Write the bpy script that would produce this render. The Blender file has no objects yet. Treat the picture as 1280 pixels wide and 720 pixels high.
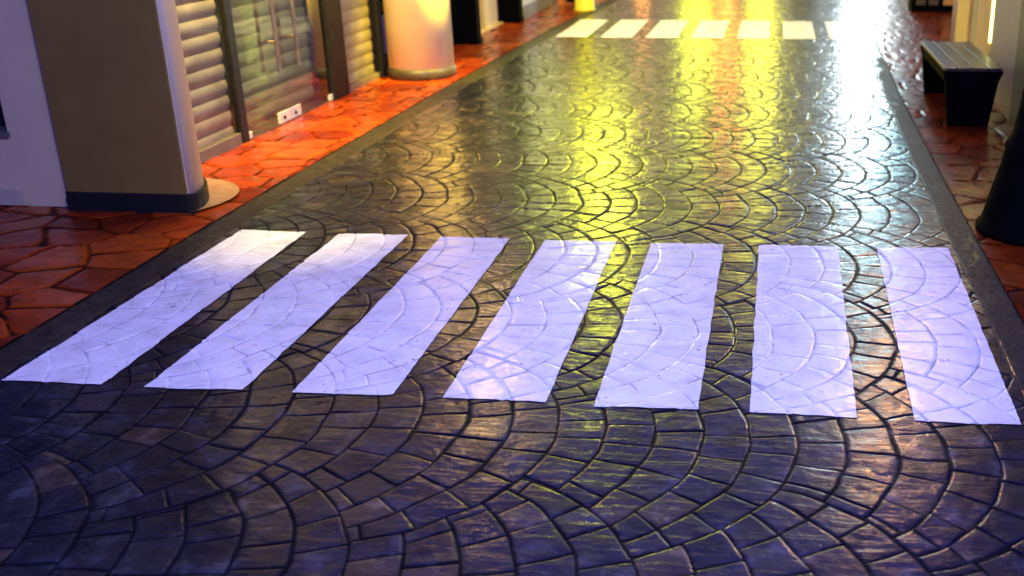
import bpy, bmesh, math, random
import numpy as np
from mathutils import Matrix, Vector
random.seed(7)
S = bpy.context.scene
COL = S.collection
S.view_settings.view_transform = 'Standard'
S.view_settings.look = 'None'
S.view_settings.exposure = 0
S.view_settings.gamma = 1
S.cycles.use_denoising = True
S.cycles.max_bounces = 8
S.cycles.transparent_max_bounces = 12
S.cycles.sample_clamp_indirect = 6
R = math.radians

# ------------------------------------------------------------------ materials
def hexc(r, g, b): return (r, g, b, 1)
def new_mat(name):
    m = bpy.data.materials.new(name); m.use_nodes = True
    nt = m.node_tree; return m, nt, nt.nodes['Principled BSDF']
def N(nt, t, **kw):
    n = nt.nodes.new(t)
    for k, v in kw.items(): setattr(n, k, v)
    return n
def noise(nt, scale, detail=4, rough=.55, vec=None, dist=0):
    n = N(nt, 'ShaderNodeTexNoise'); n.inputs['Scale'].default_value = scale
    n.inputs['Detail'].default_value = detail; n.inputs['Roughness'].default_value = rough
    n.inputs['Distortion'].default_value = dist
    if vec is None:
        tc = N(nt, 'ShaderNodeTexCoord'); vec = tc.outputs['Object']
    nt.links.new(vec, n.inputs['Vector']); return n
def ramp(nt, src, stops):
    r = N(nt, 'ShaderNodeValToRGB'); e = r.color_ramp.elements
    e[0].position, e[0].color = stops[0][0], stops[0][1]
    e[1].position, e[1].color = stops[-1][0], stops[-1][1]
    for p, c in stops[1:-1]:
        q = e.new(p); q.color = c
    nt.links.new(src, r.inputs['Fac']); return r
def g(v): return (v, v, v, 1)
def mix(nt, fac, a, b, mode='MIX'):
    m = N(nt, 'ShaderNodeMix', data_type='RGBA', blend_type=mode)
    for s, v in ((m.inputs['Factor'], fac), (m.inputs['A'], a), (m.inputs['B'], b)):
        if hasattr(v, 'links') or isinstance(v, bpy.types.NodeSocket): nt.links.new(v, s)
        else: s.default_value = v
    return m.outputs['Result']
def bump(nt, b, h, strength, dist, prev=None):
    n = N(nt, 'ShaderNodeBump'); n.inputs['Strength'].default_value = strength
    n.inputs['Distance'].default_value = dist; nt.links.new(h, n.inputs['Height'])
    if prev: nt.links.new(prev, n.inputs['Normal'])
    nt.links.new(n.outputs['Normal'], b.inputs['Normal']); return n.outputs['Normal']
def attr(nt, name):
    a = N(nt, 'ShaderNodeAttribute'); a.attribute_name = name; return a.outputs['Fac']

def surf(name, col, rough=.5, metal=0, var=.12, nscale=6, bumps=.15, bdist=.002, bscale=60, coat=0, spec=.5):
    """painted / plastered / metal surface with uneven tone, sheen and slight relief"""
    m, nt, b = new_mat(name)
    n = noise(nt, nscale, 6, .6)
    dark = tuple(c * (1 - var) for c in col) + (1,); lite = tuple(min(1, c * (1 + var)) for c in col) + (1,)
    r = ramp(nt, n.outputs['Fac'], [(.3, dark), (.7, lite)])
    nt.links.new(r.outputs['Color'], b.inputs['Base Color'])
    n2 = noise(nt, nscale * 4, 3)
    rr = ramp(nt, n2.outputs['Fac'], [(.3, g(max(.02, rough - .08))), (.7, g(min(1, rough + .1)))])
    nt.links.new(rr.outputs['Color'], b.inputs['Roughness'])
    b.inputs['Metallic'].default_value = metal
    b.inputs['Coat Weight'].default_value = coat
    b.inputs['Specular IOR Level'].default_value = spec
    n3 = noise(nt, bscale, 5)
    bump(nt, b, n3.outputs['Fac'], bumps, bdist)
    return m
def emit(name, col, strength, base=(.6, .6, .6)):
    m, nt, b = new_mat(name)
    n = noise(nt, 3, 2)
    r = ramp(nt, n.outputs['Fac'], [(.2, tuple(c * .8 for c in col) + (1,)), (.8, tuple(col) + (1,))])
    nt.links.new(r.outputs['Color'], b.inputs['Emission Color'])
    b.inputs['Emission Strength'].default_value = strength
    b.inputs['Base Color'].default_value = tuple(base) + (1,)
    return m
def glass(name, tint=(.92, .96, .95), refl=.03):
    m, nt, b = new_mat(name)
    nt.nodes.remove(b); out = nt.nodes['Material Output']
    tr = N(nt, 'ShaderNodeBsdfTransparent'); tr.inputs['Color'].default_value = tint + (1,)
    gl = N(nt, 'ShaderNodeBsdfGlossy'); gl.inputs['Roughness'].default_value = .03
    lwn = N(nt, 'ShaderNodeLayerWeight'); lwn.inputs['Blend'].default_value = .5
    lw = N(nt, 'ShaderNodeMath', operation='POWER'); lw.inputs[1].default_value = 4.5
    nt.links.new(lwn.outputs['Facing'], lw.inputs[0])
    ad = N(nt, 'ShaderNodeMath', operation='MULTIPLY_ADD'); ad.inputs[1].default_value = .75; ad.inputs[2].default_value = refl
    ad.use_clamp = True
    nt.links.new(lw.outputs[0], ad.inputs[0])
    n = noise(nt, 2.2, 2)
    bp = N(nt, 'ShaderNodeBump'); bp.inputs['Strength'].default_value = .05; bp.inputs['Distance'].default_value = .01
    nt.links.new(n.outputs['Fac'], bp.inputs['Height']); nt.links.new(bp.outputs['Normal'], gl.inputs['Normal'])
    mx = N(nt, 'ShaderNodeMixShader')
    nt.links.new(ad.outputs[0], mx.inputs[0]); nt.links.new(tr.outputs[0], mx.inputs[1]); nt.links.new(gl.outputs[0], mx.inputs[2])
    nt.links.new(mx.outputs[0], out.inputs['Surface']); return m

def drycoat(nt, b, gr, w):
    q = ramp(nt, gr, [(.015, g(w)), (.25, g(w * .06))])
    pn = noise(nt, 6.5, 6, .68, dist=.6); pr = ramp(nt, pn.outputs['Fac'], [(.38, g(.35)), (.55, g(1))])
    nt.links.new(mix(nt, 1.0, q.outputs['Color'], pr.outputs['Color'], 'MULTIPLY'), b.inputs['Coat Weight'])
    q = ramp(nt, gr, [(.02, g(1)), (.4, g(.1))])
    m = N(nt, 'ShaderNodeMath', operation='MULTIPLY'); m.inputs[1].default_value = b.inputs['Specular IOR Level'].default_value
    nt.links.new(q.outputs['Color'], m.inputs[0]); nt.links.new(m.outputs[0], b.inputs['Specular IOR Level'])
def stone_mat():
    m, nt, b = new_mat('wet_stamped_stone')
    rnd, gr = attr(nt, 'rnd'), attr(nt, 'groove')
    base = ramp(nt, rnd, [(0, hexc(.006, .007, .012)), (.45, hexc(.011, .012, .018)), (.86, hexc(.018, .018, .024)), (1, hexc(.05, .036, .022))])
    n1 = noise(nt, 9, 7, .65)
    b1 = ramp(nt, n1.outputs['Fac'], [(.34, g(.3)), (.54, g(.8)), (.66, g(2.6))])
    c = mix(nt, 1.0, base.outputs['Color'], b1.outputs['Color'], 'MULTIPLY')
    n2 = noise(nt, 55, 5, .7)
    sp = ramp(nt, n2.outputs['Fac'], [(.60, g(0)), (.75, g(1))])
    c = mix(nt, sp.outputs['Color'], c, hexc(.085, .075, .065))
    gd = ramp(nt, gr, [(.28, g(0)), (.85, g(1))])
    c = mix(nt, gd.outputs['Color'], c, hexc(.004, .004, .005))
    nt.links.new(c, b.inputs['Base Color'])
    n3 = noise(nt, 14, 6, .65)
    rr = ramp(nt, n3.outputs['Fac'], [(.32, g(.26)), (.5, g(.36)), (.68, g(.5))])
    nt.links.new(rr.outputs['Color'], b.inputs['Roughness'])
    b.inputs['IOR'].default_value = 1.45
    b.inputs['Specular IOR Level'].default_value = .2
    drycoat(nt, b, gr, 1)
    b.inputs['Coat Roughness'].default_value = .05
    b.inputs['Coat IOR'].default_value = 1.42
    n4 = noise(nt, 26, 5, .6, dist=.4)
    bp = bump(nt, b, n4.outputs['Fac'], .4, .003)
    tcs = N(nt, 'ShaderNodeTexCoord'); mps = N(nt, 'ShaderNodeMapping'); mps.inputs['Scale'].default_value = (7, 34, 20); mps.inputs['Rotation'].default_value = (0, 0, .25)
    nt.links.new(tcs.outputs['Object'], mps.inputs['Vector'])
    ns = noise(nt, 1.0, 5, .6, mps.outputs['Vector'], .8)
    bp = bump(nt, b, ns.outputs['Fac'], .5, .0045, bp)
    n5 = noise(nt, 190, 3, .6)
    bp2 = bump(nt, b, n5.outputs['Fac'], .35, .0012, bp)
    nt.links.new(bp, b.inputs['Coat Normal'])
    return m
def paint_mat():
    m, nt, b = new_mat('worn_white_road_paint')
    gr = attr(nt, 'groove')
    n1 = noise(nt, 7, 6, .6)
    base = ramp(nt, n1.outputs['Fac'], [(.3, hexc(.56, .555, .55)), (.5, hexc(.72, .72, .71)), (.7, hexc(.8, .8, .79))])
    gn = noise(nt, 11, 4, .6); gq = ramp(nt, gn.outputs['Fac'], [(.36, g(.25)), (.58, g(1))])
    gm = N(nt, 'ShaderNodeMath', operation='MULTIPLY'); nt.links.new(gr, gm.inputs[0]); nt.links.new(gq.outputs['Color'], gm.inputs[1])
    gd = ramp(nt, gm.outputs[0], [(.2, g(0)), (.85, g(.85))])
    c = mix(nt, gd.outputs['Color'], base.outputs['Color'], hexc(.2, .19, .2))
    n2 = noise(nt, 42, 6, .72)
    n3 = noise(nt, 5, 3)
    mul = N(nt, 'ShaderNodeMath', operation='MULTIPLY_ADD'); mul.inputs[1].default_value = .3
    nt.links.new(n3.outputs['Fac'], mul.inputs[0]); nt.links.new(n2.outputs['Fac'], mul.inputs[2])
    chip = ramp(nt, mul.outputs[0], [(.79, g(0)), (.825, g(.9))])
    c = mix(nt, chip.outputs['Color'], c, hexc(.05, .045, .04))
    nt.links.new(c, b.inputs['Base Color'])
    n5 = noise(nt, 12, 5, .6)
    rr = ramp(nt, n5.outputs['Fac'], [(.3, g(.25)), (.7, g(.5))])
    nt.links.new(rr.outputs['Color'], b.inputs['Roughness'])
    drycoat(nt, b, gr, .55); b.inputs['Coat Roughness'].default_value = .1; b.inputs['Coat IOR'].default_value = 1.38
    n4 = noise(nt, 30, 5, .6)
    bp = bump(nt, b, n4.outputs['Fac'], .4, .003)
    nt.links.new(bp, b.inputs['Coat Normal'])
    return m
def red_mat(name='wet_red_stamped_concrete', dk=1., ct='.7'):
    m, nt, b = new_mat(name)
    rnd, gr = attr(nt, 'rnd'), attr(nt, 'groove')
    base = ramp(nt, rnd, [(0, hexc(.14, .013, .001)), (.5, hexc(.24, .031, .002)), (1, hexc(.34, .054, .003))])
    n1 = noise(nt, 8, 7, .65)
    b1 = ramp(nt, n1.outputs['Fac'], [(.3, g(.5 * dk)), (.65, g(1.15 * dk))])
    c = mix(nt, 1.0, base.outputs['Color'], b1.outputs['Color'], 'MULTIPLY')
    n2 = noise(nt, 17, 6, .72)
    sp = ramp(nt, n2.outputs['Fac'], [(.60, g(0)), (.69, g(.85))])
    c = mix(nt, sp.outputs['Color'], c, hexc(.06, .022, .012))
    gd = ramp(nt, gr, [(.3, g(0)), (.85, g(1))])
    c = mix(nt, gd.outputs['Color'], c, hexc(.012, .005, .004))
    nt.links.new(c, b.inputs['Base Color'])
    n3 = noise(nt, 10, 5)
    rr = ramp(nt, n3.outputs['Fac'], [(.3, g(.22)), (.7, g(.5))])
    nt.links.new(rr.outputs['Color'], b.inputs['Roughness'])
    b.inputs['Specular IOR Level'].default_value = .12
    drycoat(nt, b, gr, .5 if dk == 1 else .6); b.inputs['Coat Roughness'].default_value = .1; b.inputs['Coat IOR'].default_value = 1.4
    n4 = noise(nt, 30, 5)
    bp = bump(nt, b, n4.outputs['Fac'], .4, .004)
    nt.links.new(bp, b.inputs['Coat Normal'])
    return m

M = {
 'stone': stone_mat(), 'paint': paint_mat(), 'red': red_mat(), 'red2': red_mat('wet_dark_red_stamped_concrete', .6),
 'kerb': surf('wet_kerb_concrete', (.021, .017, .012), .55, spec=.16, var=.6, nscale=16, bumps=.9, bdist=.008, bscale=34, coat=.1),
 'cream': surf('cream_plaster', (.70, .60, .40), .5, nscale=2, var=.05),
 'taupe': surf('taupe_plaster', (.165, .105, .012), .6, nscale=1.6, var=.10, bumps=.2, bscale=90),
 'lav': surf('pale_grey_plaster', (.52, .43, .24), .6, nscale=2.4, var=.07, bumps=.2),
 'skirt': surf('dark_slate_skirting', (.010, .010, .008), .55, var=.3, bumps=.05, spec=.15),
 'ring': surf('sand_coloured_concrete_ring', (.30, .17, .08), .4, var=.2, nscale=12, bumps=.5, bdist=.004, coat=.4),
 'dark': surf('dark_bronze_frame', (.006, .0055, .0055), .45, spec=.2, metal=0, var=.3),
 'rail': surf('brown_grey_rail', (.10, .085, .075), .35, var=.25),
 'steel': surf('brushed_steel', (.30, .26, .22), .38, metal=1, var=.1, bumps=.02),
 'plate': surf('polished_patch_fitting', (.5, .5, .5), .35, metal=.3, var=.08),
 'slat': surf('pale_shutter_slats', (.19, .155, .125), .42, var=.3, nscale=5),
 'slatdark': surf('shutter_gap', (.05, .04, .04), .6),
 'black': surf('black_cast_iron', (.0015, .0015, .002), .7, spec=.03, var=.4, bumps=.4, bdist=.003, bscale=35),
 'wood': None, 'white': surf('white_panel', (.72, .74, .76), .4, var=.06),
 'yellow': surf('yellow_paint', (.78, .72, .02), .35, var=.06),
 'redp': surf('red_panel', (.55, .02, .03), .4),
 'ochre': surf('ochre_panel', (.62, .47, .16), .45, var=.15, nscale=3),
 'olive': surf('olive_grey_panel', (.36, .37, .24), .5, var=.12),
 'charcoal': surf('charcoal_panel', (.05, .052, .045), .45, var=.2),
 'wallfar': surf('warm_facade_plaster', (.45, .38, .25), .7, var=.2, nscale=1),
 'soil': surf('dark_wet_ground', (.035, .03, .03), .5, var=.3, nscale=2),
 'glass': glass('shop_glass'),
 'door_glass': glass('door_glass', (.72, .78, .76), .12),
 'glass2': glass('cabinet_glass', (.5, .42, .25), .06),
}
def wood_mat():
    m, nt, b = new_mat('weathered_bench_wood')
    tc = N(nt, 'ShaderNodeTexCoord'); mp = N(nt, 'ShaderNodeMapping'); mp.inputs['Scale'].default_value = (30, 1.2, 30)
    nt.links.new(tc.outputs['Object'], mp.inputs['Vector'])
    n = noise(nt, 3, 6, .6, mp.outputs['Vector'])
    r = ramp(nt, n.outputs['Fac'], [(.3, hexc(.028, .022, .015)), (.7, hexc(.08, .062, .043))])
    nt.links.new(r.outputs['Color'], b.inputs['Base Color']); b.inputs['Roughness'].default_value = .35
    b.inputs['Coat Weight'].default_value = .08; b.inputs['Specular IOR Level'].default_value = .25
    bump(nt, b, n.outputs['Fac'], .3, .003); return m
M['wood'] = wood_mat()

# ------------------------------------------------------------------ object helpers
def tag(o, label=None, cat=None, group=None, kind=None):
    if label: o['label'] = label
    if cat: o['category'] = cat
    if group: o['group'] = group
    if kind: o['kind'] = kind
    return o
def empty(name, loc, label, cat, group=None, rz=0):
    o = bpy.data.objects.new(name, None); COL.objects.link(o)
    o.location = loc; o.rotation_euler = (0, 0, rz); o.empty_display_size = .1
    return tag(o, label, cat, group)
def obj(name, bm, mat, parent=None, smooth=False, bevel=0):
    me = bpy.data.meshes.new(name)
    bmesh.ops.recalc_face_normals(bm, faces=bm.faces[:])
    if smooth:
        for f in bm.faces: f.smooth = True
    bm.to_mesh(me); bm.free()
    o = bpy.data.objects.new(name, me); COL.objects.link(o)
    me.materials.append(mat)
    if parent: o.parent = parent
    if bevel:
        md = o.modifiers.new('edge', 'BEVEL'); md.width = bevel; md.segments = 2; md.limit_method = 'ANGLE'
    return o
def box(bm, x0, x1, y0, y1, z0, z1):
    r = bmesh.ops.create_cube(bm, size=1)
    for v in r['verts']:
        v.co = Vector(((x0 + x1) / 2 + v.co.x * (x1 - x0), (y0 + y1) / 2 + v.co.y * (y1 - y0), (z0 + z1) / 2 + v.co.z * (z1 - z0)))
    return r['verts']
def bx(*a):
    bm = bmesh.new(); box(bm, *a); return bm
def pane(x, y0, y1, z0, z1):
    bm = bmesh.new(); bm.faces.new([bm.verts.new(p) for p in ((x, y0, z0), (x, y1, z0), (x, y1, z1), (x, y0, z1))]); return bm
def prism(bm, pts, z0, z1):
    lo = [bm.verts.new((x, y, z0)) for x, y in pts]; hi = [bm.verts.new((x, y, z1)) for x, y in pts]
    n = len(pts)
    for i in range(n): bm.faces.new((lo[i], lo[(i + 1) % n], hi[(i + 1) % n], hi[i]))
    bm.faces.new(lo[::-1]); bm.faces.new(hi)
def lathe(bm, prof, cx=0, cy=0, n=48):
    rings = []
    for r, z in prof:
        rings.append([bm.verts.new((cx + r * math.cos(2 * math.pi * i / n), cy + r * math.sin(2 * math.pi * i / n), z)) for i in range(n)])
    for a, b in zip(rings, rings[1:]):
        for i in range(n): bm.faces.new((a[i], a[(i + 1) % n], b[(i + 1) % n], b[i]))
    bm.faces.new(rings[0][::-1]); bm.faces.new(rings[-1])
def tube(bm, p0, p1, r, n=16):
    p0, p1 = Vector(p0), Vector(p1); d = p1 - p0
    res = bmesh.ops.create_cone(bm, cap_ends=True, segments=n, radius1=r, radius2=r, depth=d.length)
    q = d.to_track_quat('Z', 'Y').to_matrix().to_4x4()
    bmesh.ops.transform(bm, matrix=Matrix.Translation((p0 + p1) / 2) @ q, verts=res['verts'])

# ------------------------------------------------------------------ relief functions (numpy)
def hsh(i, j, s):
    i = i.astype(np.int64) if hasattr(i, 'astype') else np.int64(i); j = j.astype(np.int64) if hasattr(j, 'astype') else np.int64(j)
    n = (i * 374761393 + j * 668265263 + s * 974634777) & 0x7fffffff
    n = ((n ^ (n >> 13)) * 1274126177) & 0x7fffffff
    n = ((n ^ (n >> 16)) * 69069 + 12345) & 0x7fffffff
    return ((n >> 7) % 65536) / 65535.0
def vn(x, y, scale, s):
    x = x / scale; y = y / scale; i = np.floor(x); j = np.floor(y); u = x - i; v = y - j
    u = u * u * (3 - 2 * u); v = v * v * (3 - 2 * v)
    a, b, c, d = hsh(i, j, s), hsh(i + 1, j, s), hsh(i, j + 1, s), hsh(i + 1, j + 1, s)
    return (a * (1 - u) + b * u) * (1 - v) + (c * (1 - u) + d * u) * v - .5
def fbm(x, y, scale, s, o=3):
    r = 0; a = 1.
    for k in range(o): r = r + a * vn(x, y, scale / 2 ** k, s + 17 * k); a *= .5
    return r
FR, FP, FD = .65, .77, .867       # fan radius, spacing along a row, spacing between rows
RS = FP / 5
def fan_relief(X, Y):
    """fan cobble pattern stamped into concrete: height, groove mask, per-stone random"""
    wx = X + .016 * fbm(X, Y, .16, 5, 2) + .03 * vn(X, Y, .8, 77)
    wy = Y + .016 * fbm(X, Y, .16, 9, 2) + .03 * vn(X, Y, .8, 78)
    k0 = np.round((wy - 2.96) / FD)
    best = np.full(X.shape, 1e9); br = np.zeros(X.shape); bdy = np.zeros(X.shape); bn = np.zeros(X.shape)
    cand = []
    for dk in (-1, 0, 1):
        k = k0 + dk; cy = 2.96 + FD * k
        dy = wy - cy; ok = np.abs(dy) < FR
        e = np.sqrt(np.maximum(FR * FR - dy * dy, 0))
        ph = .11 - FR + (np.mod(k, 2)) * FP / 2
        nn = np.ceil((wx - e - ph) / FP)           # smallest centre whose rim still covers the point
        cx = ph + nn * FP
        inside = ok & ((wx - cx) ** 2 + dy * dy < FR * FR)
        c = np.where(inside, cx, 1e9)
        cand.append((ok, ph, nn, dy, inside, cx, k))
        upd = c < best
        best = np.where(upd, c, best); br = np.where(upd, k, br); bdy = np.where(upd, dy, bdy); bn = np.where(upd, nn, bn)
    found = best < 1e8
    best = np.where(found, best, 0)
    # distance to rims of neighbouring fans lying over this one
    dmin = np.full(X.shape, 1.)
    for ok, ph, nn, dy, inside, cx, k in cand:
        for s in (-1, 0):
            c2 = cx + s * FP
            d = np.abs(np.sqrt((wx - c2) ** 2 + dy * dy) - FR)
            valid = (c2 <= best + 1e-6)
            dmin = np.where(valid, np.minimum(dmin, d), dmin)
    e = np.sqrt(np.maximum(FR * FR - bdy * bdy, 0))
    t = (best + e - wx) / RS; ring = np.clip(np.floor(t), 0, 8)
    for q in (0, 1):
        c2 = best - (ring + q) * RS
        d = np.abs(np.sqrt((wx - c2) ** 2 + bdy * bdy) - FR)
        dmin = np.minimum(dmin, d)
    c2 = best - ring * RS
    ang = np.arctan2(bdy, np.maximum(wx - c2, 1e-3))
    cell = .245
    rid = (ring + 11 * bn + 131 * br)
    a = ang / cell + hsh(rid, rid * 0, 3) * .9
    ia = np.floor(a); fa = a - ia
    j0 = (hsh(rid, ia, 21) - .5) * .34; j1 = (hsh(rid, ia + 1, 21) - .5) * .34
    dl = np.where(True, np.minimum(np.abs(fa - j0), np.abs(fa - 1 - j1)), 0)
    sid = np.where(fa < j0, ia - 1, np.where(fa > 1 + j1, ia + 1, ia))
    dj = dl * cell * FR
    dmin = np.minimum(dmin, dj)
    w = .0039 * (1 + 1.0 * vn(X, Y, .11, 31))
    gr = np.exp(-(dmin / w) ** 2)
    sh = 1 - np.exp(-dmin / .010)
    r1 = hsh(rid, sid, 41); r2 = hsh(rid, sid, 42); r3 = hsh(rid, sid, 43); r4 = hsh(rid, sid, 44)
    depth = .0035 * (.45 + .9 * (vn(X, Y, .3, 55) + .5))
    lu = (t - ring - .5) * RS; la = (a - sid - .5) * cell * FR
    tilt = (r2 - .5) * .026 * lu + (r3 - .5) * .04 * la
    body = (r4 - .5) * .0018 + tilt + .0016 * fbm(X, Y, .07, 61, 3) + .002 * fbm(X, Y, .45, 71, 2)
    h = body * (1 - gr) - depth * gr + .0006 * (sh - 1)
    return h, gr, r1
def flag_relief(X, Y, cx=.29, cy=.27, seed=200):
    wx = X + .03 * fbm(X, Y, .2, seed, 3); wy = Y + .03 * fbm(X, Y, .2, seed + 5, 3)
    row = np.floor(wy / cy)
    gx = wx / cx; gy = wy / cy
    i0 = np.floor(gx); j0 = np.floor(gy)
    f1 = np.full(X.shape, 9.); f2 = np.full(X.shape, 9.); bi = i0 * 0; bj = i0 * 0
    for di in (-2, -1, 0, 1, 2):
        for dj in (-1, 0, 1):
            i = i0 + di; j = j0 + dj
            px = i + .5 + (hsh(i, j, seed + 1) - .5) * .8 + .5 * np.mod(j, 2); py = j + .5 + (hsh(i, j, seed + 2) - .5) * .8
            d = np.sqrt(((gx - px) * 1.0) ** 2 + (gy - py) ** 2)
            c = d < f1
            f2 = np.where(c, f1, np.minimum(f2, d)); bi = np.where(c, i, bi); bj = np.where(c, j, bj); f1 = np.where(c, d, f1)
    dm = (f2 - f1) * .5 * cy
    w = .009 * (1 + .8 * vn(X, Y, .13, seed + 31))
    gr = np.exp(-(dm / w) ** 2)
    r1 = hsh(bi, bj, seed + 7)
    h = (1 - gr) * (.004 * fbm(X, Y, .12, seed + 9, 4) + (hsh(bi, bj, seed + 8) - .5) * .004) - .008 * gr * (.6 + .8 * (vn(X, Y, .3, seed) + .5))
    return h, gr, r1
def bend(y): return .0022 * np.maximum(0, y - 5.) ** 2 * (y < 16) + (.2662 + .0484 * (y - 16)) * (y >= 16)
def grid_mesh(name, X, Y, Z, mat, attrs, parent=None):
    ny, nx = X.shape
    me = bpy.data.meshes.new(name)
    co = np.stack([X, Y, Z], -1).reshape(-1, 3).astype(np.float32)
    idx = np.arange(nx * ny).reshape(ny, nx)
    q = np.stack([idx[:-1, :-1], idx[:-1, 1:], idx[1:, 1:], idx[1:, :-1]], -1).reshape(-1, 4)
    me.vertices.add(len(co)); me.vertices.foreach_set('co', co.ravel())
    me.loops.add(q.size); me.loops.foreach_set('vertex_index', q.ravel().astype(np.int32))
    me.polygons.add(len(q)); me.polygons.foreach_set('loop_start', np.arange(0, q.size, 4, dtype=np.int32))
    me.update(calc_edges=True)
    me.polygons.foreach_set('use_smooth', np.ones(len(q), dtype=bool))
    for k, v in attrs.items():
        a = me.attributes.new(k, 'FLOAT', 'POINT'); a.data.foreach_set('value', v.ravel().astype(np.float32))
    me.materials.append(mat)
    o = bpy.data.objects.new(name, me); COL.objects.link(o)
    if parent: o.parent = parent
    return o
def yrows(y0, y1, c):
    ys = [y0]
    while ys[-1] < y1: ys.append(ys[-1] + c * (max(ys[-1], 3.) / 3.) ** 1.55)
    return np.array(ys)

# ------------------------------------------------------------------ the setting: ground, road, kerbs, sidewalks
XL, XR = -2.745, .885            # road edges; kerb bands outside them
bm = bmesh.new()
for a in ((-90, 90, -60, 120),):
    vs = [bm.verts.new(p) for p in ((a[0], a[2], -.06), (a[1], a[2], -.06), (a[1], a[3], -.06), (a[0], a[3], -.06))]
    bm.faces.new(vs)
tag(obj('ground', bm, M['soil']), kind='structure')

ys = yrows(1.0, 25.5, .0040)
xs = np.arange(XL - .012, XR + .013, .0055)
X0, Y0 = np.meshgrid(xs, ys)
h, gr, rn = fan_relief(X0, Y0)
tag(grid_mesh('road', X0 + bend(Y0), Y0, h, M['stone'], {'groove': gr, 'rnd': rn}), kind='structure')

def kerb(name, xa, xb, seed):
    ys = yrows(1.0, 25.5, .012); us = np.linspace(0, 1, 17)
    U, Y = np.meshgrid(us, ys)
    ed = np.minimum(U, 1 - U)
    wav = .010 * fbm(Y, Y * 0 + seed, .35, seed, 3)
    X = xa + (xb - xa) * U + np.where(U < .5, 1, -1) * 0 + wav * (1 - 2 * np.abs(U - .5)) * .5
    X = X + np.where((U == 0) | (U == 1), .008 * fbm(Y, Y * 0 + U * 9, .2, seed + 3, 3), 0)
    Z = .002 - .006 * np.exp(-(ed * (xb - xa) / .007) ** 2) + .004 * fbm(X, Y, .15, seed + 8, 3)
    o = grid_mesh(name, X + bend(Y), Y, Z, M['kerb'], {})
    return tag(o, kind='structure')
kerb('kerb_left', -2.925, XL, 301)
kerb('kerb_right', XR, 1.04, 302)

ysl = yrows(1.0, 25.5, .009)
X0, Y0 = np.meshgrid(np.arange(-5.6, -2.915, .011), ysl)
h, gr, rn = flag_relief(X0, Y0)
tag(grid_mesh('sidewalk_left', X0 + bend(Y0), Y0, h + .008, M['red'], {'groove': gr, 'rnd': rn}), kind='structure')
X0, Y0 = np.meshgrid(np.arange(1.03, 4.3, .013), ysl)
h, gr, rn = flag_relief(X0, Y0, .33, .30, 260)
tag(grid_mesh('sidewalk_right', X0 + bend(Y0), Y0, h + .008, M['red2'], {'groove': gr, 'rnd': rn}), kind='structure')

# painted stripes of the two crossings: thin paint film that follows the stones below
def stripe(name, c, label, group, step=.0055, ystep=.0055):
    """c: near-left, near-right, far-right, far-left corners on the ground"""
    (ax, ay), (bx_, by), (cx, cy), (dx, dy) = c
    nx = max(8, int(math.hypot(bx_ - ax, by - ay) / step)); ny = max(8, int(math.hypot(dx - ax, dy - ay) / ystep))
    u, v = np.meshgrid(np.linspace(0, 1, nx), np.linspace(0, 1, ny))
    X = (ax * (1 - u) + bx_ * u) * (1 - v) + (dx * (1 - u) + cx * u) * v
    Y = (ay * (1 - u) + by * u) * (1 - v) + (dy * (1 - u) + cy * u) * v
    # slightly ragged hand-painted edge
    ex = .0055 * fbm(Y * 1.0, X * 0 + round(ax * 10), .09, 401, 3)
    fade = np.exp(-np.minimum(u, 1 - u) * (bx_ - ax) / .012)
    X = X + ex * fade
    ey = .010 * fbm(X, Y * 0 + round(ay * 10), .14, 402, 3)
    Y = Y + ey * np.exp(-np.minimum(v, 1 - v) * (dy - ay) / .02)
    h, gr, rn = fan_relief(X - bend(Y), Y)
    o = grid_mesh(name, X, Y, h * .8 + .0030, M['paint'], {'groove': gr, 'rnd': rn})
    tag(o, label, 'crossing stripe', group)
    return o
NEAR = [((-2.722, 3.179), (-2.341, 3.182), (-2.358, 4.963), (-2.707, 4.966)), ((-2.18, 3.178), (-1.821, 3.186), (-1.82, 4.965), (-2.177, 4.953)), ((-1.641, 3.187), (-1.282, 3.199), (-1.292, 4.959), (-1.644, 4.954)), ((-1.102, 3.194), (-0.74, 3.195), (-0.753, 4.949), (-1.11, 4.937)), ((-0.574, 3.177), (-0.22, 3.187), (-0.22, 4.953), (-0.576, 4.94)), ((-0.044, 3.184), (0.31, 3.177), (0.336, 4.972), (-0.047, 4.962)), ((0.498, 3.172), (0.84, 3.177), (0.869, 5.001), (0.525, 4.97))]
lab = ['near white crossing stripe lying along the left kerb, its far end lit yellow',
       'near white crossing stripe, second from the left kerb',
       'near white crossing stripe, third from the left kerb',
       'near white crossing stripe in the middle of the seven, crossed by faint yellow glints',
       'near white crossing stripe just right of the middle one',
       'near white crossing stripe, second from the right kerb',
       'near white crossing stripe along the right kerb with a cyan and lilac sheen']
for c, l in zip(NEAR, lab): stripe('crossing_stripe', c, l, 'white stripes of the near crossing')
labf = ['distant pale yellow crossing stripe by the left kerb, in front of the yellow post',
        'distant pale yellow crossing stripe, second from the left kerb',
        'distant pale yellow crossing stripe, third from the left kerb',
        'distant crossing stripe in the middle of its row, beside a bright yellow streak',
        'distant crossing stripe just right of the middle one',
        'distant crossing stripe, second from the right kerb',
        'distant crossing stripe at the right kerb, lost in the white glare']
for i in range(7):
    x0 = -2.5745 + i * (.3584 + .1755)
    stripe('crossing_stripe', ((x0, 12.51), (x0 + .374, 12.51), (x0 + .374, 14.26), (x0, 14.26)), labf[i],
           'stripes of the far crossing', .011, .016)

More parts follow.
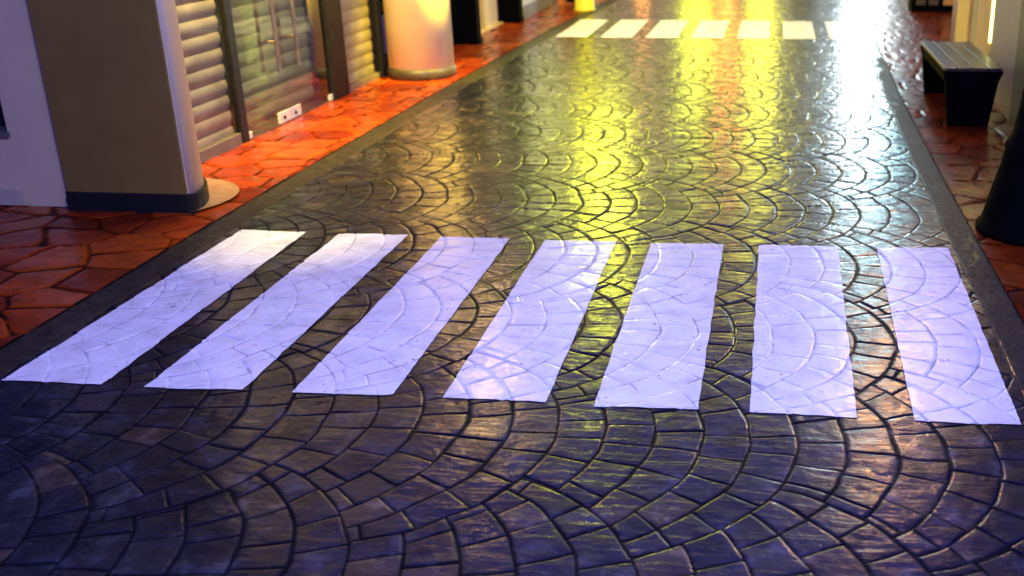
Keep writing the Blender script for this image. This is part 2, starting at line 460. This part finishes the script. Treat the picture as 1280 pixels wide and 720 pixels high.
# ------------------------------------------------------------------ left side: wall, pillar, shop front
def arc(cx, cy, r, a0, a1, n):
    return [(cx + r * math.cos(R(a0 + (a1 - a0) * i / n)), cy + r * math.sin(R(a0 + (a1 - a0) * i / n))) for i in range(n + 1)]
t = empty('wall', (-5.2, 5.4, 0), 'pale grey lavender plaster wall with a dark window at the left edge', 'wall')
def rel(bm, loc):
    bmesh.ops.translate(bm, verts=bm.verts[:], vec=-Vector(loc)); return bm
def part(name, bm, mat, t, **k):
    rel(bm, t.location) if not k.pop('local', False) else None
    return obj(name, bm, mat, t, **k)
bm = bmesh.new()
box(bm, -4.12, -3.76, 5.27, 5.62, 0, 4.2); box(bm, -7.2, -4.12, 5.27, 5.62, 0, .40); box(bm, -7.2, -4.12, 5.27, 5.62, 2.3, 4.2); box(bm, -7.2, -5.6, 5.27, 5.62, .40, 2.3)
part('wall_body', bm, M['lav'], t)
part('window_pane', bx(-5.6, -4.12, 5.40, 5.41, .40, 2.3), surf('dark_window', (.01, .009, .008), .12), t)
part('window_sill', bx(-5.63, -4.108, 5.245, 5.40, .398, .424), M['rail'], t, bevel=.004)
part('base_panel', bx(-4.9, -4.09, 5.252, 5.275, .012, .105), surf('dull_beige_panel', (.42, .36, .22), .5), t, bevel=.004)
part('skirting', bx(-7.2, -3.79, 5.262, 5.275, 0, .008), M['skirt'], t)

t = empty('pillar', (-3.45, 5.4, 0), 'wide taupe and cream pillar with rounded end and dark slate base on red paving', 'pillar')
plan = [(-3.80, 5.215), (-3.17, 5.215)] + arc(-3.17, 5.285, .07, -90, -10, 6)[1:] + arc(-3.62, 5.33, .52, 0, 62, 14)[1:] + [(-3.80, 5.85)]
pl_front = [(-3.80, 5.215), (-3.125, 5.215), (-3.125, 5.23), (-3.80, 5.23)]
bm = bmesh.new()
prism(bm, [(-3.80, 5.222), (-3.112, 5.222)] + [(-3.098, 5.232), (-3.094, 5.26), (-3.10, 5.32), (-3.125, 5.40), (-3.165, 5.48), (-3.22, 5.56), (-3.30, 5.64), (-3.42, 5.71), (-3.6, 5.74), (-3.80, 5.74)], .112, 4.2)
o = part('shaft', bm, M['cream'], t)
for f_ in o.data.polygons: f_.use_smooth = abs(f_.normal.z) < .5 and abs(f_.normal.y) < .97
part('front_panel', bx(-3.803, -3.118, 5.208, 5.2215, .113, 4.2), M['taupe'], t)
bm = bmesh.new()
prism(bm, [(-3.81, 5.200), (-3.115, 5.200), (-3.092, 5.212), (-3.082, 5.25), (-3.086, 5.32), (-3.112, 5.405), (-3.152, 5.49), (-3.208, 5.57), (-3.29, 5.652), (-3.41, 5.723), (-3.6, 5.753), (-3.81, 5.753)], 0, .115)
part('base', bm, M['skirt'], t, bevel=.004)
o = obj('paving_ring', bmesh.new(), M['ring'])
bm = bmesh.new()
A = arc(-3.43, 5.46, .42, -38, 100, 30); B = arc(-3.50, 5.44, .25, -38, 100, 30)
va = [bm.verts.new((x, y, .022)) for x, y in A]; vb = [bm.verts.new((x, y, .022)) for x, y in B]
for i in range(30): bm.faces.new((va[i], va[i + 1], vb[i + 1], vb[i]))
bmesh.ops.recalc_face_normals(bm, faces=bm.faces[:]); bm.to_mesh(o.data); bm.free()
tag(o, kind='structure')

# shop front (plane x = -3.63, y 5.9 .. 9.63)
SX = -3.63
t = empty('shop_front', (SX, 7.8, 0), 'glass shop front in dark frames with pale roller shutters closed behind', 'shop front')
def slats(y0, y1, x, z0=.03, z1=2.9, pitch=.105):
    bm = bmesh.new(); z = z0; prof = []
    while z < z1:
        for k in range(7):
            f = k / 6.
            prof.append((x + .022 * math.sin(math.pi * (.12 + .80 * f)) ** .8 - .012 * (1 - f), z + pitch * f * .985))
        prof.append((x - .018, z + pitch * .992)); z += pitch
    lo = [bm.verts.new((a, y0, b)) for a, b in prof]; hi = [bm.verts.new((a, y1, b)) for a, b in prof]
    for i in range(len(prof) - 1): bm.faces.new((lo[i], hi[i], hi[i + 1], lo[i + 1]))
    return bm
part('roller_shutter', slats(5.95, 6.83, SX - .055), M['slat'], t)
part('roller_shutter', slats(6.93, 8.42, SX - .16), M['slat'], t)
part('roller_shutter', slats(8.76, 9.56, SX - .055), M['slat'], t)
bm = bmesh.new()
box(bm, SX - .10, SX + .02, 6.832, 6.925, 0, 2.9)       # left jamb
part('door_jamb', bm, M['dark'], t, bevel=.004)
part('door_jamb', bx(SX - .10, SX + .03, 8.43, 8.74, 0, 2.9), M['dark'], t, bevel=.004)
part('door_jamb', bx(SX - .10, SX + .03, 9.57, 9.66, 0, 2.9), M['dark'], t, bevel=.004)
part('bottom_rail', bx(SX - .05, SX + .012, 5.90, 6.830, 0, .085), M['rail'], t, bevel=.004)
part('bottom_rail', bx(SX - .05, SX + .012, 8.742, 9.568, 0, .06), M['rail'], t, bevel=.004)
part('threshold', bx(SX - .14, SX + .005, 6.927, 8.428, 0, .014), M['steel'], t)
part('head_rail', bx(SX - .2, SX + .035, 5.90, 9.66, 2.905, 3.05), M['dark'], t, bevel=.004)
part('fascia', bx(SX - .2, SX + .03, 5.75, 9.66, 3.052, 4.2), M['cream'], t)
part('side_glass', pane(SX, 5.90, 6.829, .087, 2.9), M['glass'], t)
part('side_glass', pane(SX, 8.743, 9.567, .062, 2.9), M['glass'], t)
for (a, b, hy, sgn) in ((6.932, 7.578, 7.42, 1), (7.584, 8.422, 7.75, -1)):
    d = part('glass_door', pane(SX, a, b, .022, 2.88), M['door_glass'], t)
    bm = bmesh.new()
    tube(bm, (SX + .062, hy, .40), (SX + .062, hy, 1.75), .014)
    tube(bm, (SX + .006, hy, .62), (SX + .062, hy, .62), .010); tube(bm, (SX + .006, hy, 1.5), (SX + .062, hy, 1.5), .010)
    hd = obj('handle', rel(bm, t.location), M['steel'], d)
    pa = (7.43, 7.575) if sgn > 0 else (7.586, 7.80)
    obj('lock_plate', rel(bx(SX - .012, SX + .013, pa[0], pa[1], .018, .098), t.location), M['plate'], d, bevel=.003)
    obj('lock_cylinder', rel((lambda q: (tube(q, (SX + .012, sum(pa) / 2, .055), (SX + .02, sum(pa) / 2, .055), .014), q)[1])(bmesh.new()), t.location), M['black'], d)
    he = (6.932, 6.985) if sgn > 0 else (8.36, 8.422)
    obj('hinge_plate', rel(bx(SX - .012, SX + .013, he[0], he[1], .016, .062), t.location), M['plate'], d, bevel=.003)

def round_column(x, y, r, label):
    t = empty('round_column', (x, y, 0), label, 'column')
    bm = bmesh.new(); lathe(bm, [(r, .10), (r, 4.2)], n=72); obj('shaft', bm, M['cream'], t, smooth=False)
    for f in t.children[0].data.polygons: f.use_smooth = abs(f.normal.z) < .5
    bm = bmesh.new(); lathe(bm, [(r + .012, 0), (r + .012, .095), (r + .004, .102)], n=72); o = obj('base', bm, surf('dark_grey_column_base', (.035, .03, .028), .4), t)
    for f in o.data.polygons: f.use_smooth = abs(f.normal.z) < .5
    return t
round_column(-3.27, 9.69, .30, 'thick round white column with brown-grey base beside the shop front')

# second shop along the left
t = empty('shop_front', (-3.6, 11, 0), 'white panelled shop front with a red strip beyond the round column', 'shop front')
part('grey_plinth', bx(-3.9, -3.60, 10.0, 11.75, 0, .16), M['charcoal'], t, bevel=.004)
part('white_panel', bx(-3.9, -3.61, 10.0, 11.75, .163, .52), M['white'], t, bevel=.004)
part('red_strip', bx(-3.9, -3.62, 10.0, 11.75, .70, .80), M['redp'], t)
part('backing', bx(-3.92, -3.66, 10.0, 11.75, .522, 3.0), M['dark'], t)
part('pale_strip', bx(-3.9, -3.62, 10.0, 11.75, .86, .96), M['cream'], t)
part('pale_strip', bx(-3.9, -3.62, 10.0, 11.75, .56, .64), M['ochre'], t)
t = empty('black_post', (-3.47, 11.85, 0), 'square black post in front of the lit yellow doorway', 'post', 'square black posts on the left')
part('shaft', bx(-3.62, -3.30, 11.76, 11.92, .062, 3.6), M['black'], t, bevel=.006)
part('foot', bx(-3.63, -3.29, 11.75, 11.93, 0, .06), M['black'], t, bevel=.004)
t = empty('doorway', (-3.7, 12.8, 0), 'lit yellow doorway with a pale door between two black posts', 'doorway')
part('door', bx(-3.62, -3.57, 13.05, 13.72, .01, 2.6), M['cream'], t, bevel=.004)
part('door_frame', bx(-3.66, -3.53, 12.93, 13.04, 0, 2.7), M['ochre'], t, bevel=.004)
part('back_wall', bx(-4.6, -4.5, 11.9, 13.9, 0, 2.9), M['ochre'], t)
part('lit_floor', bx(-4.5, -3.50, 11.93, 13.72, .0, .03), M['ochre'], t)
part('ceiling_light', bx(-4.3, -3.9, 12.5, 13.0, 2.70, 2.74), emit('doorway_light', (1, .78, .30), 22), t)
t = empty('black_post', (-3.4, 13.95, 0), 'square black post beside the white wall end, farther of the two', 'post', 'square black posts on the left')
part('shaft', bx(-3.58, -3.30, 13.80, 14.0, .062, 3.6), M['black'], t, bevel=.006)
part('foot', bx(-3.59, -3.29, 13.79, 14.01, 0, .06), M['black'], t, bevel=.004)
t = empty('wall', (-3.4, 14.8, 0), 'low white wall with grey base behind the farther black post', 'wall')
part('wall_body', bx(-3.62, -3.36, 14.02, 16.1, .17, 3.4), M['white'], t)
part('grey_base', bx(-3.64, -3.34, 14.02, 16.12, 0, .168), surf('grey_base', (.22, .24, .22), .4), t)
t = empty('planter_box', (-3.1, 16.0, 0), 'orange box with a dark slot at the top of the left sidewalk', 'box')
part('body', bx(-3.22, -2.78, 15.95, 16.35, 0, .8), surf('orange_box', (.7, .22, .03), .4), t, bevel=.01)
part('slot', bx(-3.09, -2.88, 15.94, 15.955, .06, .25), M['black'], t)
t = empty('yellow_post', (-2.70, 15.25, 0), 'bright yellow round post at the far left end of the distant crossing', 'post')
bm = bmesh.new(); lathe(bm, [(.15, 0), (.15, .04), (.135, .05), (.135, 2.4), (.12, 2.44)], n=40); o = obj('shaft', bm, M['yellow'], t, smooth=True)

# ------------------------------------------------------------------ right side: wall, light strip, bench, lamp post
t = empty('panelled_wall', (1.7, 7.0, 0), 'yellow-lit wall of vertical panels behind the black bench', 'wall', rz=-math.atan2(.29, 5.9))
L = math.hypot(.29, 5.9)
# local frame: y runs along the wall away from the camera, +x away from the street
def wp(name, y0, y1, mat, x0=0, z0=0, z1=3.6, **k): return obj(name, bx(x0, .35, y0, y1, z0, z1), mat, t, **k)
wp('dark_panel', -.9, 1.05, M['charcoal'])
wp('grey_panel', 1.052, 2.33, surf('sage_grey_panel', (.34, .36, .29), .5, var=.1))
wp('ochre_panel', 2.42, 3.35, M['ochre'])
wp('olive_panel', 3.352, 3.95, M['olive'], x0=.03)
wp('joint', 3.951, 4.05, surf('brown_joint', (.12, .08, .03), .5), x0=.05)
wp('ochre_panel', 4.051, 5.1, M['ochre'], x0=.01)
wp('backing', 2.331, 2.418, M['rail'], x0=.04)
o = obj('light_strip', bx(-.012, .038, 2.352, 2.402, .40, 3.0), emit('yellow_light_strip', (1, .92, .25), 4.5), t); o['label'] = 'glowing yellow vertical light strip'
bm = bmesh.new(); lathe(bm, [(.11, 0), (.11, 3.6)], cx=.10, cy=L - .55, n=40); o = obj('end_column', bm, M['white'], t, smooth=True)

t = empty('bench', (1.415, 8.49, 0), 'low backless bench of grey-brown boards on black tapered end panels', 'bench')
for i in range(4):
    x0 = 1.212 + i * .1035
    part('seat_board', bx(x0, x0 + .096, 7.79, 9.19, .408, .432), M['wood'], t, bevel=.004)
for ya, yb in ((7.80, 7.85), (9.10, 9.15)):
    bm = bmesh.new()
    pts = [(1.205, .405), (1.63, .405), (1.60, .33), (1.555, .0), (1.265, .0), (1.225, .33)]
    lo = [bm.verts.new((x, ya, z)) for x, z in pts]; hi = [bm.verts.new((x, yb, z)) for x, z in pts]
    for i in range(6): bm.faces.new((lo[i], lo[(i + 1) % 6], hi[(i + 1) % 6], hi[i]))
    bm.faces.new(lo); bm.faces.new(hi[::-1])
    part('end_panel', bm, M['black'], t, bevel=.004)
part('side_rail', bx(1.222, 1.25, 7.852, 9.098, .33, .404), M['black'], t, bevel=.003)
part('side_rail', bx(1.585, 1.61, 7.852, 9.098, .33, .404), M['black'], t, bevel=.003)

t = empty('lamp_post', (1.345, 5.30, 0), 'black cast iron lamp post with a flared base at the right edge', 'lamp post')
bm = bmesh.new()
lathe(bm, [(.295, 0), (.295, .035), (.275, .05), (.262, .10), (.235, .22), (.205, .34), (.19, .42), (.195, .45), (.165, .50), (.145, .62), (.128, .82), (.118, .95), (.125, .99), (.105, 1.03)], n=28)
part('flared_base', bm, M['black'], t, local=True, smooth=True)
bm = bmesh.new(); lathe(bm, [(.10, 1.03), (.085, 1.5), (.06, 3.2), (.075, 3.25), (.05, 3.3), (.045, 4.3)], n=28)
part('shaft', bm, M['black'], t, local=True, smooth=True)
bm = bmesh.new(); tube(bm, (0, 0, 4.25), (-.75, -.35, 4.45), .03); part('arm', bm, M['black'], t, local=True, smooth=True)
bm = bmesh.new(); lathe(bm, [(.05, 4.47), (.14, 4.44), (.20, 4.36), (.20, 4.33)], cx=-.75, cy=-.35, n=28); part('lamp_head', bm, M['black'], t, local=True, smooth=True)

# far right cabinet with glass doors
t = empty('display_cabinet', (2.1, 15.5, 0), 'dark framed cabinet with amber panes beyond the bench', 'cabinet')
part('frame', bx(1.87, 2.62, 15.42, 15.80, 0, 2.4), M['black'], t, bevel=.006)
for a in (1.93, 2.10, 2.30):
    part('pane', bx(a, a + (.13 if a < 2.25 else .26), 15.405, 15.418, .10, 2.3), surf('amber_pane', (.10, .07, .025) if a < 2.25 else (.55, .30, .05), .2, var=.3), t)

# ------------------------------------------------------------------ the lit end of the street, seen mirrored in the wet road
def sign(name, x, w, z0, z1, y, mat, label, depth=.14):
    t = empty(name, (x, y, z0), label, 'lit sign', 'lit signs at the end of the street')
    obj('housing', bx(-w / 2 - .04, w / 2 + .04, .004, depth, -.04, z1 - z0 + .04), M['dark'], t, bevel=.008)
    obj('lit_face', bx(-w / 2, w / 2, -.012, .002, 0, z1 - z0), mat, t)
    return t
t = empty('end_building', (0, 24.6, 0), 'warm lit building with shop windows closing the far end of the street', 'building')
bm = bmesh.new(); box(bm, -16, 14, .0, 6, 0, 9.5); obj('wall', bm, M['wallfar'], t)
dim = emit('lit_shop_window', (.95, .80, .38), .42); dimc = emit('cool_lit_shop_window', (.55, .75, .80), .5); dimo = emit('amber_lit_window', (1., .55, .2), .4)
for i, x in enumerate((-12.6, -10.2, -7.8, -5.4, -3.0, -.6, 1.8, 4.2)):
    w = obj('shop_window', bx(x - .95, x + .95, -.02, -.004, .5, 2.9), (dim, dimo, dim, dim, dimo, dim, dimc, dim)[i], t)
    obj('window_frame', bx(x - 1.02, x + 1.02, -.012, -.002, .42, 2.98), M['dark'], w)
    w = obj('window', bx(x - .7, x + .7, -.02, -.004, 3.7, 5.4), (dimo, dim, dim, dimo, dim, dim, dimc, dimo)[i], t)
    obj('window_frame', bx(x - .78, x + .78, -.012, -.002, 3.62, 5.48), M['dark'], w)
YE = 24.3; k = YE / 22.
sign('hanging_sign', -3.80 * k, 1.15, 2.3, 6.4, YE, emit('yellow_sign_face', (1, .95, .03), 10), 'tall yellow sign mirrored as the widest yellow streak in the road')
sign('hanging_sign', -1.60 * k, .62, .9, 3.3, YE, emit('lime_sign_face', (.9, 1, .05), 8), 'lime yellow sign mirrored left of the orange streak')
sign('hanging_sign', -1.0 * k, .34, .5, 2.3, YE - .02, emit('orange_sign_face', (1, .20, .02), 13), 'narrow orange sign mirrored between two yellow streaks')
sign('hanging_sign', -.30 * k, .60, .9, 5.2, YE, emit('yellow_sign_face_soft', (1, .97, .05), 8), 'tall yellow sign mirrored right of the orange streak')
sign('hanging_sign', -2.7 * k, .30, .2, 1.2, YE, emit('orange_sign_face_low', (1, .35, .05), 4), 'small low orange sign mirrored behind the distant crossing')
sign('hanging_sign', 1.75 * k, .75, .1, 3.0, YE - .3, emit('white_sign_face', (.82, .97, 1), 24), 'glaring white sign mirrored at the right kerb')
sign('hanging_sign', 2.10 * k, .85, 3.1, 7.8, YE - .3, emit('cyan_sign_face', (.45, .88, 1), 8.5), 'cyan sign mirrored as the pale blue sheen by the right kerb')
sign('hanging_sign', -7.6 * k, 1.2, 1.6, 5.6, YE, emit('amber_sign_face', (1, .74, .32), .8), 'amber sign mirrored faintly along the left side of the road')

t = empty('side_sign', (3.5, 21.4, .8), 'lime sign on the right building, mirrored in the glass doors', 'lit sign')
obj('housing', bx(.0, .09, -.40, .40, -.04, 3.04), M['dark'], t, bevel=.008); obj('lit_face', bx(-.012, -.001, -.36, .36, 0, 3.0), emit('lime_side_face', (.8, 1, .08), 8), t)
# facades on either side beyond the photographed part
t = empty('left_building', (-3.9, 20, 0), 'cream building continuing the left side of the street', 'building')
part('wall', bx(-8, -3.7, 16.6, 24.5, 0, 6.5), M['wallfar'], t)
for y in (17.6, 19.9, 22.2):
    part('window', bx(-3.699, -3.68, y - .7, y + .7, .6, 2.7), dim, t)
t = empty('right_building', (3.6, 20, 0), 'ochre building continuing the right side of the street', 'building')
part('wall', bx(3.6, 8, 16.6, 24.2, 0, 6.5), M['wallfar'], t)
for y in (17.6, 19.9, 22.2):
    part('window', bx(3.58, 3.599, y - .7, y + .7, .6, 2.7), dimc, t)

# lanterns whose glow shows on the nearest stones
def lantern(x, y, z, dx, col, st, label):
    t = empty('wall_lantern', (x, y, z), label, 'lantern', 'orange lanterns over the sidewalks')
    bm = bmesh.new(); lathe(bm, [(.03, -.22), (.11, -.20), (.13, 0), (.11, .2), (.03, .22)], n=24); obj('shade', bm, emit('lantern_glow', col, st), t, smooth=True)
    bm = bmesh.new(); lathe(bm, [(.02, .23), (.13, .222), (.10, .27), (.02, .30)], n=24); obj('cap', bm, M['black'], t, smooth=True)
    bm = bmesh.new(); tube(bm, (0, 0, .28), (0, 0, .38), .012); tube(bm, (0, 0, .38), (dx, 0, .38), .014); obj('bracket', bm, M['black'], t, smooth=True)
lantern(1.12, 9.0, 2.75, .62, (1, .42, .10), 70, 'orange lantern on a bracket over the bench')
lantern(-2.80, 9.69, 3.0, -.18, (1, .60, .22), 40, 'warm lantern on the round column')

# ------------------------------------------------------------------ lamps and added fill lights
def area(name, loc, target, size, power, col, shape='DISK', spread=180):
    l = bpy.data.lights.new(name, 'AREA'); l.shape = shape; l.size = size; l.energy = power; l.color = col
    l.spread = R(spread)
    o = bpy.data.objects.new(name, l); COL.objects.link(o); o.location = loc
    o.rotation_euler = (Vector(target) - Vector(loc)).to_track_quat('-Z', 'Y').to_euler(); return o
def point(name, loc, power, col, r=.1):
    l = bpy.data.lights.new(name, 'POINT'); l.energy = power; l.color = col; l.shadow_soft_size = r
    o = bpy.data.objects.new(name, l); COL.objects.link(o); o.location = loc; return o
area('lilac_street_lamp', (.6, .2, 4.6), (-.5, 4.2, 0), .7, 186, (.57, .60, 1.0), spread=128)
point('warm_street_lamp', (-2.5, 15.4, 2.9), 260, (.92, .96, .05), .28)
area('column_fill', (-2.0, 8.9, 1.9), (-3.15, 9.7, .45), .2, 48, (1, .70, .03), spread=46)  # added fill that yellows the column, turned so the road doesn't mirror it
area('left_stripe_fill', (-1.9, 3.7, 2.9), (-2.42, 5.05, 0), .15, 4.6, (1, .78, .12), spread=27)  # added light tinting the far end of the left stripes, no fixture
area('far_crossing_fill', (-1.2, 11.4, 4.2), (-1.0, 13.5, 0), .3, 170, (1, .84, .20), spread=110)  # added light to yellow the far stripes, faces away from the camera
area('sidewalk_fill', (-3.15, 5.95, 2.85), (-3.0, 8.0, 0), .4, 250, (1, .68, .11), spread=104)  # added light for the orange sidewalk behind the pillar; no awning exists
area('shutter_fill', (1.6, 9.3, 2.6), (-3.6, 7.9, .5), .6, 95, (1, .90, .84), spread=120)  # added light to brighten the shutters, not a shop's own lamp
point('blue_sign_lamp', (1.6, .8, 2.7), 380, (.20, .15, 1), .2)
point('bench_lamp', (.9, 9.6, 3.2), 20, (1, .80, .42), .08)
area('end_street_lamp', (-2, 20.5, 7.5), (-2, 24.6, 5), 1.0, 150, (1, .80, .40))

# ------------------------------------------------------------------ night sky
W = bpy.data.worlds.new('World'); S.world = W; W.use_nodes = True
nt = W.node_tree; bg = nt.nodes['Background']
sky = nt.nodes.new('ShaderNodeTexSky'); sky.sky_type = 'NISHITA'; sky.sun_disc = False
sky.sun_elevation = R(-4); sky.sun_rotation = R(160)
ad = nt.nodes.new('ShaderNodeMix'); ad.data_type = 'RGBA'; ad.blend_type = 'ADD'; ad.inputs['Factor'].default_value = 1
nt.links.new(sky.outputs[0], ad.inputs['A']); ad.inputs['B'].default_value = (.6, .5, 6.2, 1)
nt.links.new(ad.outputs['Result'], bg.inputs['Color']); bg.inputs['Strength'].default_value = .12

# ------------------------------------------------------------------ camera
cam = bpy.data.cameras.new('camera'); co = bpy.data.objects.new('camera', cam); COL.objects.link(co)
f, yaw, pitch, roll = 1324.818, -.1044, .3577, -.0048
cy_, sy_, cp, sp, cr, sr = math.cos(yaw), math.sin(yaw), math.cos(pitch), math.sin(pitch), math.cos(roll), math.sin(roll)
fw = Vector((sy_ * cp, cy_ * cp, -sp)); rt = Vector((cy_, -sy_, 0)); up = rt.cross(fw)
r2 = cr * rt + sr * up; u2 = -sr * rt + cr * up
mt = Matrix((r2, u2, -fw)).transposed().to_4x4(); mt.translation = (0, 0, 1.65)
co.matrix_world = mt
cam.sensor_width = 36; cam.lens = f / 1280 * 36
cam.shift_x = -(829.05 - 640) / 1280; cam.shift_y = -(360 - 353.92) / 1280
cam.clip_end = 300; cam.clip_start = .05
cam.dof.use_dof = True; cam.dof.focus_distance = 4.0; cam.dof.aperture_fstop = 2.4
S.camera = co
